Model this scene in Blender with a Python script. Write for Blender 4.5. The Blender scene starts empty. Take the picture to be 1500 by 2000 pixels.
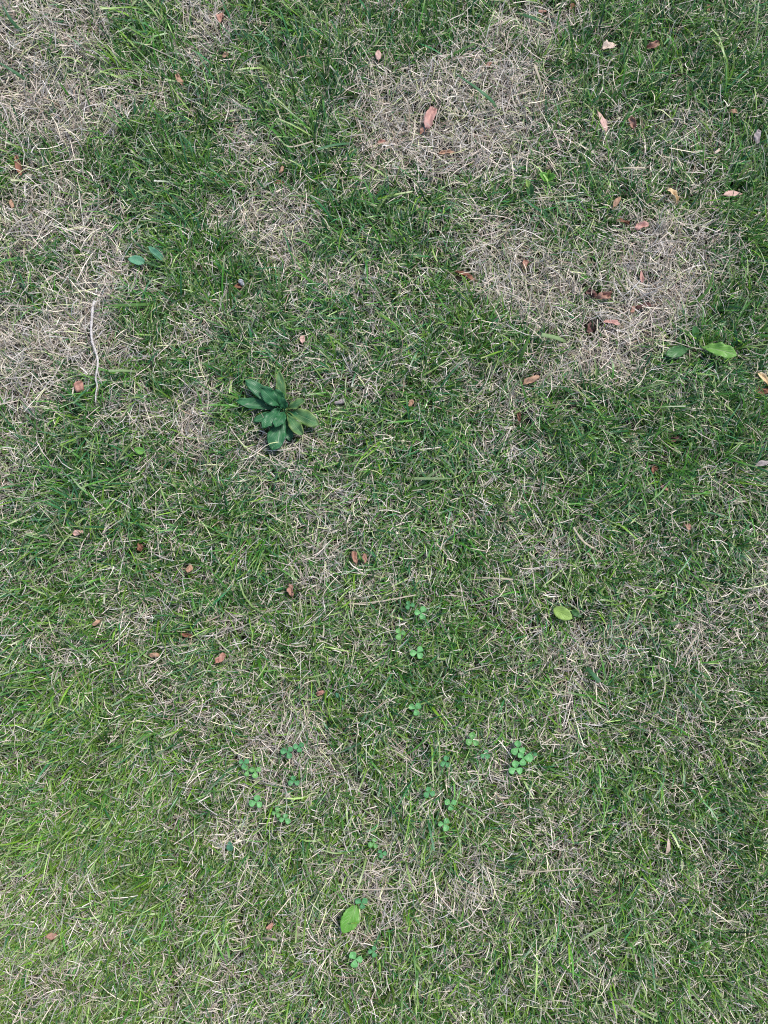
import bpy, math, random
import numpy as np

# ------------------------------------------------------------------ camera, sky, sun, exposure
scene = bpy.context.scene
col = scene.collection
CAM_H, TILT, FPX = 1.10, math.radians(3.0), 1502.0
cam_data = bpy.data.cameras.new('camera')
cam_data.sensor_fit = 'HORIZONTAL'
cam_data.sensor_width = 36.0
cam_data.lens = 36.0 * FPX / 1500.0
cam_data.clip_start, cam_data.clip_end = 0.01, 500.0
cam = bpy.data.objects.new('camera', cam_data)
cam.location = (0, 0, CAM_H)
cam.rotation_euler = (TILT, 0, 0)
col.objects.link(cam)
scene.camera = cam

SUN_EL, SUN_AZ = math.radians(56), math.radians(42)      # azimuth from +Y, clockwise
world = bpy.data.worlds.new('World')
scene.world = world
world.use_nodes = True
wn = world.node_tree.nodes
bg = wn['Background']
sky = wn.new('ShaderNodeTexSky')
sky.sky_type = 'NISHITA'
sky.sun_disc = False
sky.sun_elevation = SUN_EL
sky.sun_rotation = SUN_AZ
sky.air_density = 1.0
sky.dust_density = 1.6
sky.ozone_density = 1.0
world.node_tree.links.new(sky.outputs[0], bg.inputs[0])
bg.inputs[1].default_value = 0.07

sun_data = bpy.data.lights.new('sun', 'SUN')
sun_data.energy = 1.5
sun_data.angle = math.radians(14)
sun_data.color = (1.0, 0.965, 0.92)
sun = bpy.data.objects.new('sun', sun_data)
sun.rotation_euler = (math.pi / 2 - SUN_EL, 0, -SUN_AZ + math.pi)
col.objects.link(sun)

scene.view_settings.view_transform = 'Standard'
scene.view_settings.look = 'None'
scene.view_settings.exposure = 1.5
scene.view_settings.gamma = 1.0
scene.view_settings.use_curve_mapping = False
scene.render.engine = 'CYCLES'
scene.cycles.max_bounces = 6
scene.cycles.diffuse_bounces = 3
scene.cycles.glossy_bounces = 2
scene.cycles.transmission_bounces = 3
scene.cycles.use_denoising = False
scene.render.film_transparent = False
scene.cycles.pixel_filter_type = 'BLACKMAN_HARRIS'
scene.cycles.filter_width = 1.1

# ------------------------------------------------------------------ helpers
rng = np.random.default_rng(7)
random.seed(7)
CA, SA = math.cos(TILT), math.sin(TILT)
PX = CAM_H / FPX                                            # metres on the lawn for a pixel of the photo, about 0.73 mm


def P(px, py, z=0.0):
    """The point at height z above the lawn where the photograph shows (px, py)."""
    u, v = (px - 750) / FPX, (1000 - py) / FPX
    dy, dz = v * CA + SA, v * SA - CA
    t = (CAM_H - z) / -dz
    return np.array((u * t, dy * t, z))


X0, Y0, YC = 0.66, 0.82, 0.09                               # the lawn in view: |x| < X0, |y - YC| < Y0


class Noise:
    def __init__(self, seed, scale):
        self.t = np.random.default_rng(seed).random((64, 64)).astype(np.float32)
        self.s = 1.0 / scale

    def __call__(self, x, y):
        x, y = np.asarray(x) * self.s + 20.3, np.asarray(y) * self.s + 20.7
        xi, yi = np.floor(x).astype(int), np.floor(y).astype(int)
        fx, fy = x - xi, y - yi
        fx, fy = fx * fx * (3 - 2 * fx), fy * fy * (3 - 2 * fy)
        t = self.t
        a, b = t[xi % 64, yi % 64], t[(xi + 1) % 64, yi % 64]
        c, d = t[xi % 64, (yi + 1) % 64], t[(xi + 1) % 64, (yi + 1) % 64]
        return (a * (1 - fx) + b * fx) * (1 - fy) + (c * (1 - fx) + d * fx) * fy


n_big, n_mid, n_small, n_fine = Noise(1, .23), Noise(2, .085), Noise(3, .034), Noise(4, .014)
n_h1, n_h2, n_flow, n_flow2, n_hue = Noise(5, .20), Noise(6, .045), Noise(8, .13), Noise(9, .05), Noise(10, .06)


def height(x, y):
    """Unevenness of the soil; level outside the lawn in view."""
    x, y = np.asarray(x, float), np.asarray(y, float)
    ed = np.clip((X0 - np.abs(x)) / .08, 0, 1) * np.clip((Y0 - np.abs(y - YC)) / .08, 0, 1)
    return ed * ((n_h1(x, y) - .5) * .018 + (n_h2(x, y) - .5) * .009)


# worn patches of dead grass: photo px, py, radii, strength
DRY = [
    (50, 60, 75, 70, .55), (160, 60, 70, 60, .75), (30, 150, 50, 60, .8), (90, 205, 120, 60, .85), (50, 250, 70, 40, .7),
    (240, 215, 100, 45, .5), (335, 215, 50, 30, .7), (425, 60, 55, 45, .8), (400, 115, 40, 30, .5), (300, 250, 60, 30, .5),
    (140, 410, 110, 50, .6), (180, 460, 80, 60, .75), (200, 560, 85, 50, .8), (25, 440, 45, 50, .5), (60, 500, 60, 50, .35),
    (452, 255, 35, 50, .6), (490, 310, 60, 50, .6), (440, 408, 65, 32, .85), (545, 435, 60, 55, .9), (565, 495, 45, 35, .8),
    (500, 390, 50, 30, .7), (520, 500, 40, 40, .4), (130, 645, 95, 50, .9), (35, 690, 80, 75, .85), (120, 710, 80, 45, .8),
    (60, 765, 80, 40, .8), (205, 680, 50, 40, .55), (15, 630, 40, 40, .7), (380, 668, 38, 30, .75), (378, 800, 45, 45, .85),
    (402, 850, 35, 45, .9), (25, 905, 55, 55, .85), (15, 960, 40, 40, .7), (245, 832, 60, 20, .5), (430, 890, 40, 25, .5),
    (738, 130, 32, 45, .85), (720, 205, 45, 50, .75), (815, 220, 110, 75, .9), (905, 180, 90, 60, .75), (955, 235, 90, 80, .95),
    (880, 285, 130, 55, .9), (770, 275, 80, 50, .7), (1000, 80, 60, 60, .6), (1060, 60, 50, 50, .45), (920, 350, 110, 40, .6),
    (1020, 215, 55, 60, .7), (1110, 250, 110, 80, .18), (1320, 260, 60, 40, .45), (1290, 335, 90, 50, .3), (1190, 340, 80, 60, .15),
    (740, 330, 60, 40, .45), (960, 440, 110, 35, .45), (930, 490, 80, 35, .75), (1010, 480, 50, 40, .7), (1020, 560, 95, 50, .85),
    (1110, 540, 90, 50, .6), (1255, 495, 75, 50, .8), (1275, 560, 75, 60, .85), (1195, 590, 100, 50, .7), (1250, 635, 75, 60, .9),
    (1185, 685, 110, 48, .9), (1110, 700, 60, 60, .85), (1150, 740, 60, 30, .7), (700, 550, 42, 32, .65), (1040, 610, 60, 40, .6),
    (1330, 470, 60, 70, .4), (1020, 745, 45, 35, .45), (975, 785, 60, 60, .5), (970, 870, 35, 55, .6), (1030, 955, 30, 50, .55),
    (980, 1030, 60, 40, .5), (1065, 1055, 40, 40, .5), (580, 890, 65, 35, .65), (530, 935, 60, 40, .6), (640, 1000, 70, 40, .6),
    (612, 1100, 55, 50, .9), (685, 1070, 40, 30, .4), (820, 1130, 35, 32, .6), (1085, 1300, 65, 50, .85), (1195, 1240, 65, 40, .55),
    (1345, 1225, 85, 45, .7), (1480, 1150, 70, 35, .65), (1060, 1400, 70, 45, .65), (1180, 1295, 60, 40, .45), (1330, 1310, 60, 40, .4),
    (580, 1468, 65, 32, .85), (540, 1420, 60, 40, .4), (350, 1385, 70, 40, .4), (290, 1450, 60, 40, .4), (440, 1640, 55, 35, .75),
    (480, 1600, 40, 30, .4), (760, 1705, 45, 40, .75), (905, 1760, 65, 40, .65), (965, 1785, 50, 30, .5), (1105, 1635, 60, 40, .65),
    (1140, 1690, 60, 30, .5), (825, 1640, 60, 30, .35), (665, 1690, 60, 40, .4), (920, 1980, 60, 30, .5), (1250, 1700, 80, 30, .35),
    (1330, 1690, 60, 40, .4), (60, 1560, 80, 40, .3), (30, 1710, 50, 40, .35), (640, 1310, 50, 40, .3), (240, 1190, 50, 35, .35),
    (130, 1270, 90, 40, .25), (1180, 1460, 60, 40, .3), (60, 20, 60, 30, .5), (200, 130, 60, 40, .4), (620, 1490, 40, 30, .5),
]
LUSH = [
    (290, 90, 95, 90, .55), (330, 370, 110, 110, .6), (400, 480, 90, 70, .5), (340, 560, 90, 60, .55), (540, 80, 80, 90, .5),
    (630, 220, 80, 110, .4), (850, 50, 110, 50, .4), (1400, 120, 110, 120, .5), (1440, 400, 80, 140, .5), (760, 430, 90, 60, .3),
    (310, 740, 80, 60, .5), (170, 930, 120, 60, .5), (430, 560, 70, 50, .5), (640, 620, 90, 60, .3), (430, 1000, 150, 100, .3),
    (1280, 950, 140, 90, .4), (1400, 1030, 100, 60, .4), (1150, 820, 120, 50, .3), (760, 860, 90, 70, .25), (300, 1100, 160, 60, .3),
    (820, 1250, 160, 120, .25), (150, 1500, 160, 160, .25), (330, 1750, 170, 120, .25), (430, 180, 70, 80, .35), (1230, 150, 90, 80, .25),
    (270, 640, 50, 50, .45), (620, 330, 80, 60, .3), (690, 470, 90, 60, .3), (1420, 600, 80, 70, .3), (1400, 850, 100, 60, .3),
]


def to_world(lst):
    out = []
    for px, py, rx, ry, s in lst:
        c = P(px, py)
        k = PX * (1 + .08 * (1000 - py) / 1000)
        low = 1 - .42 * min(max((py - 850) / 350, 0), 1)                 # the worn spots get fainter away from the big bare area
        out.append((c[0], c[1], rx * k, ry * k, s * (low if lst is DRY else 1)))
    return out


DRYW, LUSHW = to_world(DRY), to_world(LUSH)


def dryness(x, y):
    wx = x + (n_mid(y + 3, x) - .5) * .045 + (n_small(x + 9, y) - .5) * .022
    wy = y + (n_mid(y - 5, x + 2) - .5) * .045 + (n_small(x, y + 7) - .5) * .022
    keep = np.ones_like(x)
    for cx, cy, rx, ry, s in DRYW:
        q = ((wx - cx) / rx) ** 2 + ((wy - cy) / ry) ** 2
        keep *= 1 - s * .88 * np.exp(-q * q * .55)
    lush = np.zeros_like(x)
    for cx, cy, rx, ry, s in LUSHW:
        q = ((wx - cx) / rx) ** 2 + ((wy - cy) / ry) ** 2
        lush = np.maximum(lush, s * np.clip(1.3 - q * .8, 0, 1))
    base = .25 + .07 * np.clip((.1 - y) / .4, 0, 1) + .16 * (n_mid(x, y) - .5) + .26 * (n_small(x, y) - .5) + .12 * (n_big(x, y) - .5) + .22 * (n_fine(x + 1, y) - .5)
    br = .45 + 1.1 * (n_small(x + 2, y + 4) * .5 + n_fine(x, y) * .5)          # patches are broken up by surviving tufts
    d = base * (1 - .75 * lush) + (1 - keep) * (1 - .5 * lush) * .60 * br
    return np.clip(d, 0.04, .93)


# ------------------------------------------------------------------ materials
def new_mat(name):
    m = bpy.data.materials.new(name)
    m.use_nodes = True
    nt = m.node_tree
    return m, nt, nt.nodes['Principled BSDF'], nt.nodes['Material Output']


def blade_material(name, rough, spec, transl):
    m, nt, bs, out = new_mat(name)
    N, L = nt.nodes.new, nt.links.new
    at = N('ShaderNodeAttribute'); at.attribute_name = 'tint'
    tc = N('ShaderNodeTexCoord')
    no = N('ShaderNodeTexNoise'); no.inputs['Scale'].default_value = 420; no.inputs['Detail'].default_value = 3
    L(tc.outputs['Object'], no.inputs['Vector'])
    mr = N('ShaderNodeMapRange'); mr.inputs[1].default_value = .3; mr.inputs[2].default_value = .7
    mr.inputs[3].default_value = .75; mr.inputs[4].default_value = 1.25
    L(no.outputs['Fac'], mr.inputs[0])
    mx = N('ShaderNodeVectorMath'); mx.operation = 'SCALE'
    L(at.outputs['Color'], mx.inputs[0]); L(mr.outputs[0], mx.inputs['Scale'])
    L(mx.outputs[0], bs.inputs['Base Color'])
    bs.inputs['Roughness'].default_value = rough
    bs.inputs['Specular IOR Level'].default_value = spec
    tr = N('ShaderNodeBsdfTranslucent')
    L(mx.outputs[0], tr.inputs['Color'])
    ms = N('ShaderNodeMixShader'); ms.inputs[0].default_value = transl
    L(bs.outputs[0], ms.inputs[1]); L(tr.outputs[0], ms.inputs[2])
    L(ms.outputs[0], out.inputs['Surface'])
    return m


MAT_GREEN = blade_material('living_grass', .40, .5, .16)
MAT_STRAW = blade_material('dead_grass', .55, .4, .08)


def soil_material():
    m, nt, bs, out = new_mat('soil')
    N, L = nt.nodes.new, nt.links.new
    tc = N('ShaderNodeTexCoord')
    no = N('ShaderNodeTexNoise'); no.inputs['Scale'].default_value = 160; no.inputs['Detail'].default_value = 8
    L(tc.outputs['Object'], no.inputs['Vector'])
    cr = N('ShaderNodeValToRGB')
    e = cr.color_ramp.elements
    e[0].position, e[0].color = .3, (.010, .008, .006, 1)
    e[1].position, e[1].color = .75, (.040, .031, .024, 1)
    L(no.outputs['Fac'], cr.inputs[0])
    L(cr.outputs[0], bs.inputs['Base Color'])
    bs.inputs['Roughness'].default_value = .95
    bs.inputs['Specular IOR Level'].default_value = .15
    bu = N('ShaderNodeBump'); bu.inputs['Strength'].default_value = .8; bu.inputs['Distance'].default_value = .004
    L(no.outputs['Fac'], bu.inputs['Height']); L(bu.outputs[0], bs.inputs['Normal'])
    return m


def leaf_material(name, c1, c2, rib, ribw=.05, rough=.45, transl=.2, veins=.35, vfreq=7.0, slant=.45, chevron=None, edge=None, spots=0.0, nscale=120):
    """Leaf surface on a UV map: u along the leaf, v across (0.5 is the midrib)."""
    m, nt, bs, out = new_mat(name)
    N, L = nt.nodes.new, nt.links.new

    def math_(op, a, b=None, c=None, clamp=False):
        n = N('ShaderNodeMath'); n.operation = op; n.use_clamp = clamp
        for i, q in enumerate((a, b, c)):
            if q is None: continue
            if isinstance(q, (int, float)): n.inputs[i].default_value = q
            else: L(q, n.inputs[i])
        return n.outputs[0]

    def mix(f, a, b):
        n = N('ShaderNodeMix'); n.data_type = 'RGBA'
        if isinstance(f, (int, float)): n.inputs[0].default_value = f
        else: L(f, n.inputs[0])
        for k, q in ((6, a), (7, b)):
            if isinstance(q, tuple): n.inputs[k].default_value = q + (1,)
            else: L(q, n.inputs[k])
        return n.outputs[2]

    uv = N('ShaderNodeUVMap')
    sp = N('ShaderNodeSeparateXYZ'); L(uv.outputs[0], sp.inputs[0])
    u, v = sp.outputs[0], sp.outputs[1]
    av = math_('MULTIPLY', math_('ABSOLUTE', math_('SUBTRACT', v, .5)), 2.0)      # 0 at the midrib, 1 at the edge
    tc = N('ShaderNodeTexCoord')
    no = N('ShaderNodeTexNoise'); no.inputs['Scale'].default_value = nscale; no.inputs['Detail'].default_value = 4
    L(tc.outputs['Object'], no.inputs['Vector'])
    f = math_('MULTIPLY_ADD', math_('SUBTRACT', no.outputs['Fac'], .5), 2.6, .5, True)
    base = mix(f, c1, c2)
    ph = math_('FRACT', math_('MULTIPLY', math_('SUBTRACT', u, math_('MULTIPLY', av, slant)), vfreq))
    line = math_('SUBTRACT', 1.0, math_('MULTIPLY', math_('ABSOLUTE', math_('SUBTRACT', ph, .5)), 7.0), None, True)
    base = mix(math_('MULTIPLY', line, veins), base, rib)
    mid = math_('SUBTRACT', 1.0, math_('DIVIDE', av, ribw), None, True)
    base = mix(mid, base, rib)
    if edge:
        base = mix(math_('MULTIPLY', math_('POWER', av, 3.0), .8), base, edge)
    if chevron:
        band = math_('ABSOLUTE', math_('SUBTRACT', u, math_('MULTIPLY_ADD', av, -.28, .60)))
        cf = math_('SUBTRACT', 1.0, math_('DIVIDE', band, .10), None, True)
        cf = math_('MULTIPLY', cf, math_('SUBTRACT', 1.05, av, None, True))
        base = mix(math_('MULTIPLY', cf, .75), base, chevron)
    if spots:
        n2 = N('ShaderNodeTexNoise'); n2.inputs['Scale'].default_value = 380; n2.inputs['Detail'].default_value = 2
        L(tc.outputs['Object'], n2.inputs['Vector'])
        base = mix(math_('MULTIPLY', math_('MULTIPLY', math_('SUBTRACT', n2.outputs['Fac'], .58), 9.0, None, True), spots), base, (.09, .04, .02))
    L(base, bs.inputs['Base Color'])
    bs.inputs['Roughness'].default_value = rough
    bs.inputs['Specular IOR Level'].default_value = .4
    bu = N('ShaderNodeBump'); bu.inputs['Strength'].default_value = .5; bu.inputs['Distance'].default_value = .0012
    hgt = math_('ADD', math_('MULTIPLY', line, -.5), math_('ADD', math_('MULTIPLY', mid, -1.0), math_('MULTIPLY', no.outputs['Fac'], .8)))
    L(hgt, bu.inputs['Height']); L(bu.outputs[0], bs.inputs['Normal'])
    tr = N('ShaderNodeBsdfTranslucent'); L(base, tr.inputs['Color'])
    ms = N('ShaderNodeMixShader'); ms.inputs[0].default_value = transl
    L(bs.outputs[0], ms.inputs[1]); L(tr.outputs[0], ms.inputs[2]); L(ms.outputs[0], out.inputs['Surface'])
    return m


# ------------------------------------------------------------------ the soil sheet
def build_soil():
    fine_x = np.arange(-.80, .8001, .012)
    fine_y = np.arange(-.88, 1.0601, .012)
    far = np.array([1.2, 2, 4, 8, 16, 32, 64, 120.])
    xs = np.concatenate((-far[::-1], fine_x, far))
    ys = np.concatenate((-far[::-1], fine_y, far))
    gx, gy = np.meshgrid(xs, ys)
    gz = height(gx, gy)
    nx, ny = len(xs), len(ys)
    co = np.stack((gx, gy, gz), -1).reshape(-1, 3)
    i = np.arange(nx * ny).reshape(ny, nx)
    f = np.stack((i[:-1, :-1], i[:-1, 1:], i[1:, 1:], i[1:, :-1]), -1).reshape(-1, 4)
    me = bpy.data.meshes.new('ground')
    me.from_pydata(co.tolist(), [], f.tolist())
    me.polygons.foreach_set('use_smooth', np.ones(len(f), bool))
    me.materials.append(soil_material())
    o = bpy.data.objects.new('ground', me)
    o['kind'] = 'structure'
    col.objects.link(o)


build_soil()


# ------------------------------------------------------------------ blades
def blades_mesh(name, mat, R, W, tint):
    """R: (n, k, 3) centre lines, W: (n, k, 3) half-width vectors, tint: (n, k, 3)."""
    n, k, _ = R.shape
    co = np.empty((n, k, 2, 3), np.float32)
    co[:, :, 0] = R - W
    co[:, :, 1] = R + W
    c4 = np.ones((n, k, 2, 4), np.float32)
    c4[..., :3] = tint[:, :, None, :]
    b = (np.arange(n) * k * 2)[:, None]
    s = np.arange(k - 1)[None, :] * 2
    a = b + s
    f = np.stack((a, a + 1, a + 3, a + 2), -1).reshape(-1, 4).astype(np.int32)
    me = bpy.data.meshes.new(name)
    me.vertices.add(n * k * 2)
    me.vertices.foreach_set('co', co.ravel())
    me.loops.add(f.size)
    me.loops.foreach_set('vertex_index', f.ravel())
    me.polygons.add(len(f))
    me.polygons.foreach_set('loop_start', np.arange(0, f.size, 4, dtype=np.int32))
    me.polygons.foreach_set('use_smooth', np.ones(len(f), bool))
    at = me.attributes.new('tint', 'FLOAT_COLOR', 'POINT')
    at.data.foreach_set('color', c4.ravel())
    me.update(calc_edges=True)
    me.materials.append(mat)
    return me


def centre_lines(x, y, z, az, th0, th1, L, curl, k):
    """Curving centre lines that start at x, y, z and lean from th0 to th1 (from the vertical)."""
    n = len(x)
    R = np.empty((n, k, 3))
    R[:, 0, 0], R[:, 0, 1], R[:, 0, 2] = x, y, z
    T = np.empty((n, k, 3))
    for j in range(k):
        t = j / (k - 1)
        th = th0 + (th1 - th0) * t ** 1.2
        a = az + curl * (t - .3)
        T[:, j, 0], T[:, j, 1], T[:, j, 2] = np.sin(th) * np.sin(a), np.sin(th) * np.cos(a), np.cos(th)
        if j:
            R[:, j] = R[:, j - 1] + T[:, j] * (L / (k - 1))[:, None]
    return R, T


def half_width(T, az, roll, w, prof):
    n, k, _ = T.shape
    side = np.stack((np.cos(az), -np.sin(az), np.zeros(n)), -1)[:, None, :].repeat(k, 1)
    up = np.cross(T, side)
    tw = roll[:, None] * np.linspace(1, .35, k)[None, :]
    S = side * np.cos(tw)[..., None] + up * np.sin(tw)[..., None]
    S /= np.linalg.norm(S, axis=-1, keepdims=True) + 1e-9
    return S * (w[:, None] * .5 * prof)[..., None]


GREENS = np.array([(.052, .175, .018), (.034, .145, .050), (.125, .245, .022), (.075, .210, .036), (.23, .34, .10)])
STRAWS = np.array([(.57, .50, .38), (.55, .46, .39), (.48, .45, .42), (.65, .59, .50), (.29, .21, .15), (.44, .47, .24)])


def pick(pal, p, n, r):
    return pal[r.choice(len(pal), n, p=np.array(p) / np.sum(p))]


FOOT = []                                                   # things lying among the blades: x, y, z, radius, chance that a blade over them is gone


def clear_over(R):
    keep = np.ones(len(R), bool)
    for x, y, z, r, pr in FOOT:
        near = np.nonzero((np.abs(R[:, 0, 0] - x) < r + .07) & (np.abs(R[:, 0, 1] - y) < r + .07))[0]
        if not len(near): continue
        Q = R[near]
        hit = (((Q[..., 0] - x) ** 2 + (Q[..., 1] - y) ** 2 < (r * .92) ** 2) & (Q[..., 2] > z - .004)).any(1)
        hit &= rng.random(len(near)) < pr
        keep[near[hit]] = False
    return keep


def lean_field(x, y):
    """Direction in which the sward lies, from the mower and from growth."""
    a = (n_flow(x, y) * 2 + n_flow2(x, y) * .9) * 2 * math.pi
    ox, oy = x * .7, y * .7
    return np.arctan2(np.sin(a) * .6 + ox, np.cos(a) * .6 + oy), None


def green_blades(x, y, dry, hfun, r, coarse):
    n = len(x)
    k = 5
    az = lean_field(x, y)[0] + r.normal(0, 1.15 if not coarse else .95, n)
    lush = 1 - dry
    if coarse:
        L = r.gamma(6, .0058, n).clip(.016, .075) * (.7 + .5 * lush)
        w = r.uniform(.0017, .0031, n)
    else:
        L = r.gamma(5, .0053, n).clip(.009, .055) * (.65 + .55 * lush)
        w = r.uniform(.0009, .0017, n)
    th0 = r.normal(.50, .32, n).clip(.03, 1.3)
    th1 = th0 + r.gamma(2.4, .36, n)
    th1 = np.minimum(th1, 1.95)
    curl = r.normal(0, .45, n)
    z = hfun(x, y) - .001
    R, T = centre_lines(x, y, z, az, th0, th1, L, curl, k)
    R[..., 2] = np.maximum(R[..., 2], z[:, None] + .0015)
    cut = r.random(n) < .55
    tip = np.where(cut, r.uniform(.45, .8, n), .08)
    prof = np.stack((np.full(n, .75), np.full(n, 1.0), np.full(n, .95), np.where(cut, .85, .68), tip), -1)
    W = half_width(T, az, r.normal(0, .5, n), w, prof)
    hue = n_hue(x, y) - .22 * np.clip((-.15 - y) / .3, 0, 1) - .12 * np.clip(-x / .5, 0, 1)
    cA = pick(GREENS, (.36, .14, .18, .22, .10), n, r)
    cB = pick(GREENS, (.16, .44, .06, .24, .10), n, r)
    c = np.where((r.random(n) < (.15 + 1.0 * (hue - .2)))[:, None], cB, cA)
    yel = np.clip((.05 - y) / .5, 0, 1) * np.clip(.50 - .45 * x, .1, .8)                  # the sward is yellower at this end of the lawn
    c = np.where((r.random(n) < yel)[:, None], pick(GREENS, (.1, 0, .6, .1, .2), n, r), c)
    c = c * np.clip(r.normal(.98, .36, n), .3, 1.9)[:, None]
    s = pick(STRAWS, (.4, .2, .1, .2, .05, .3), n, r)
    tint = np.repeat(c[:, None, :], k, 1)
    tint[:, 0] = tint[:, 0] * .4 + np.array((.30, .32, .14)) * .6      # pale sheath at the foot
    drytip = (r.random(n) < .30)
    fade = np.where(drytip, r.uniform(.3, .9, n), np.where(cut, .25, 0))
    tint[:, 4] = tint[:, 4] * (1 - fade[:, None]) + s * fade[:, None]
    f3 = np.where(r.random(n) < .12, fade * .7, 0)
    tint[:, 3] = tint[:, 3] * (1 - f3[:, None]) + s * f3[:, None]
    return R, W, tint


def straw_blades(x, y, dry, hfun, r, low):
    n = len(x)
    k = 4
    az = r.uniform(0, 2 * math.pi, n)
    L = r.gamma(3.6, .0064, n).clip(.007, .065) * (.8 + .3 * dry)
    w = r.uniform(.0006, .0012, n)
    th0 = r.normal(1.22, .26, n).clip(.3, 1.62)
    th1 = th0 + r.normal(.22, .35, n)
    th1 = th1.clip(.5, 2.1)
    curl = r.normal(0, .8, n)
    lift = r.random(n) ** 1.3 * (.020 if not low else .007)
    if low:
        th0 = r.normal(1.5, .08, n); th1 = r.normal(1.55, .12, n)
    z0 = hfun(x, y)
    R, T = centre_lines(x, y, z0 + lift, az, th0, th1, L, curl, k)
    R[..., 2] = np.clip(R[..., 2], z0[:, None] + .001, z0[:, None] + .036)
    tip = np.where(r.random(n) < .4, .8, .25)
    prof = np.stack((r.uniform(.6, 1, n), np.full(n, 1.), np.full(n, .9), tip), -1)
    W = half_width(T, az, r.normal(0, .6, n), w, prof)
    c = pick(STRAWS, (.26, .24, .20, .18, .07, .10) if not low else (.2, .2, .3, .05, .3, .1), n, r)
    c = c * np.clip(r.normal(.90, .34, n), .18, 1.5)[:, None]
    if low: c = c * .42  # bottom mat coloured darker, shade of the gaps between blades put into its tint
    tint = np.repeat(c[:, None, :], k, 1)
    tint *= r.uniform(.85, 1.12, (n, k, 1))
    return R, W, tint


def scatter(n, weight, r):
    x = r.uniform(-X0, X0, n); y = r.uniform(YC - Y0, YC + Y0, n)
    d = dryness(x, y)
    ok = r.random(n) < weight(d)
    return x[ok], y[ok], d[ok]


def tufted(x, y, r, amt):
    """Pull roots towards tufts."""
    gx = (n_fine(x, y) - .5); gy = (n_fine(x + 5, y + 5) - .5)
    return x + gx * amt, y + gy * amt


def build_grass():
    r = rng
    x, y, d = scatter(290000, lambda d: np.clip(1.10 - d * 1.12, .13, 1), r)
    x, y = tufted(x, y, r, .012)
    A = green_blades(x, y, d, height, r, False)
    x, y, d = scatter(34000, lambda d: np.clip(1.0 - d * 1.35, .025, 1) * (.35 + .65 * (1 - d)), r)
    x, y = tufted(x, y, r, .015)
    B = green_blades(x, y, d, height, r, True)
    R, W, T = (np.concatenate(q) for q in zip(A, B))
    k = clear_over(R)
    o = bpy.data.objects.new('lawn_grass', blades_mesh('lawn_grass', MAT_GREEN, R[k], W[k], T[k]))
    o['kind'] = 'stuff'; o['category'] = 'grass'
    o['label'] = 'short green lawn grass growing thickly between worn straw patches'
    col.objects.link(o)
    ng = int(k.sum())
    x, y, d = scatter(265000, lambda d: np.clip(.09 + d * .98, 0, 1), r)
    C = straw_blades(x, y, d, height, r, False)
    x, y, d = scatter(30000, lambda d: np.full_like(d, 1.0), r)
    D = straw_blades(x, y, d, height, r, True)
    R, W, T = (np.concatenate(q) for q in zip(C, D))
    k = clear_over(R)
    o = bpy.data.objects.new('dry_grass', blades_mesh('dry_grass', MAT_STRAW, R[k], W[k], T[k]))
    o['kind'] = 'stuff'; o['category'] = 'dry grass'
    o['label'] = 'dead straw coloured grass matted in the worn patches of the lawn'
    col.objects.link(o)


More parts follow.
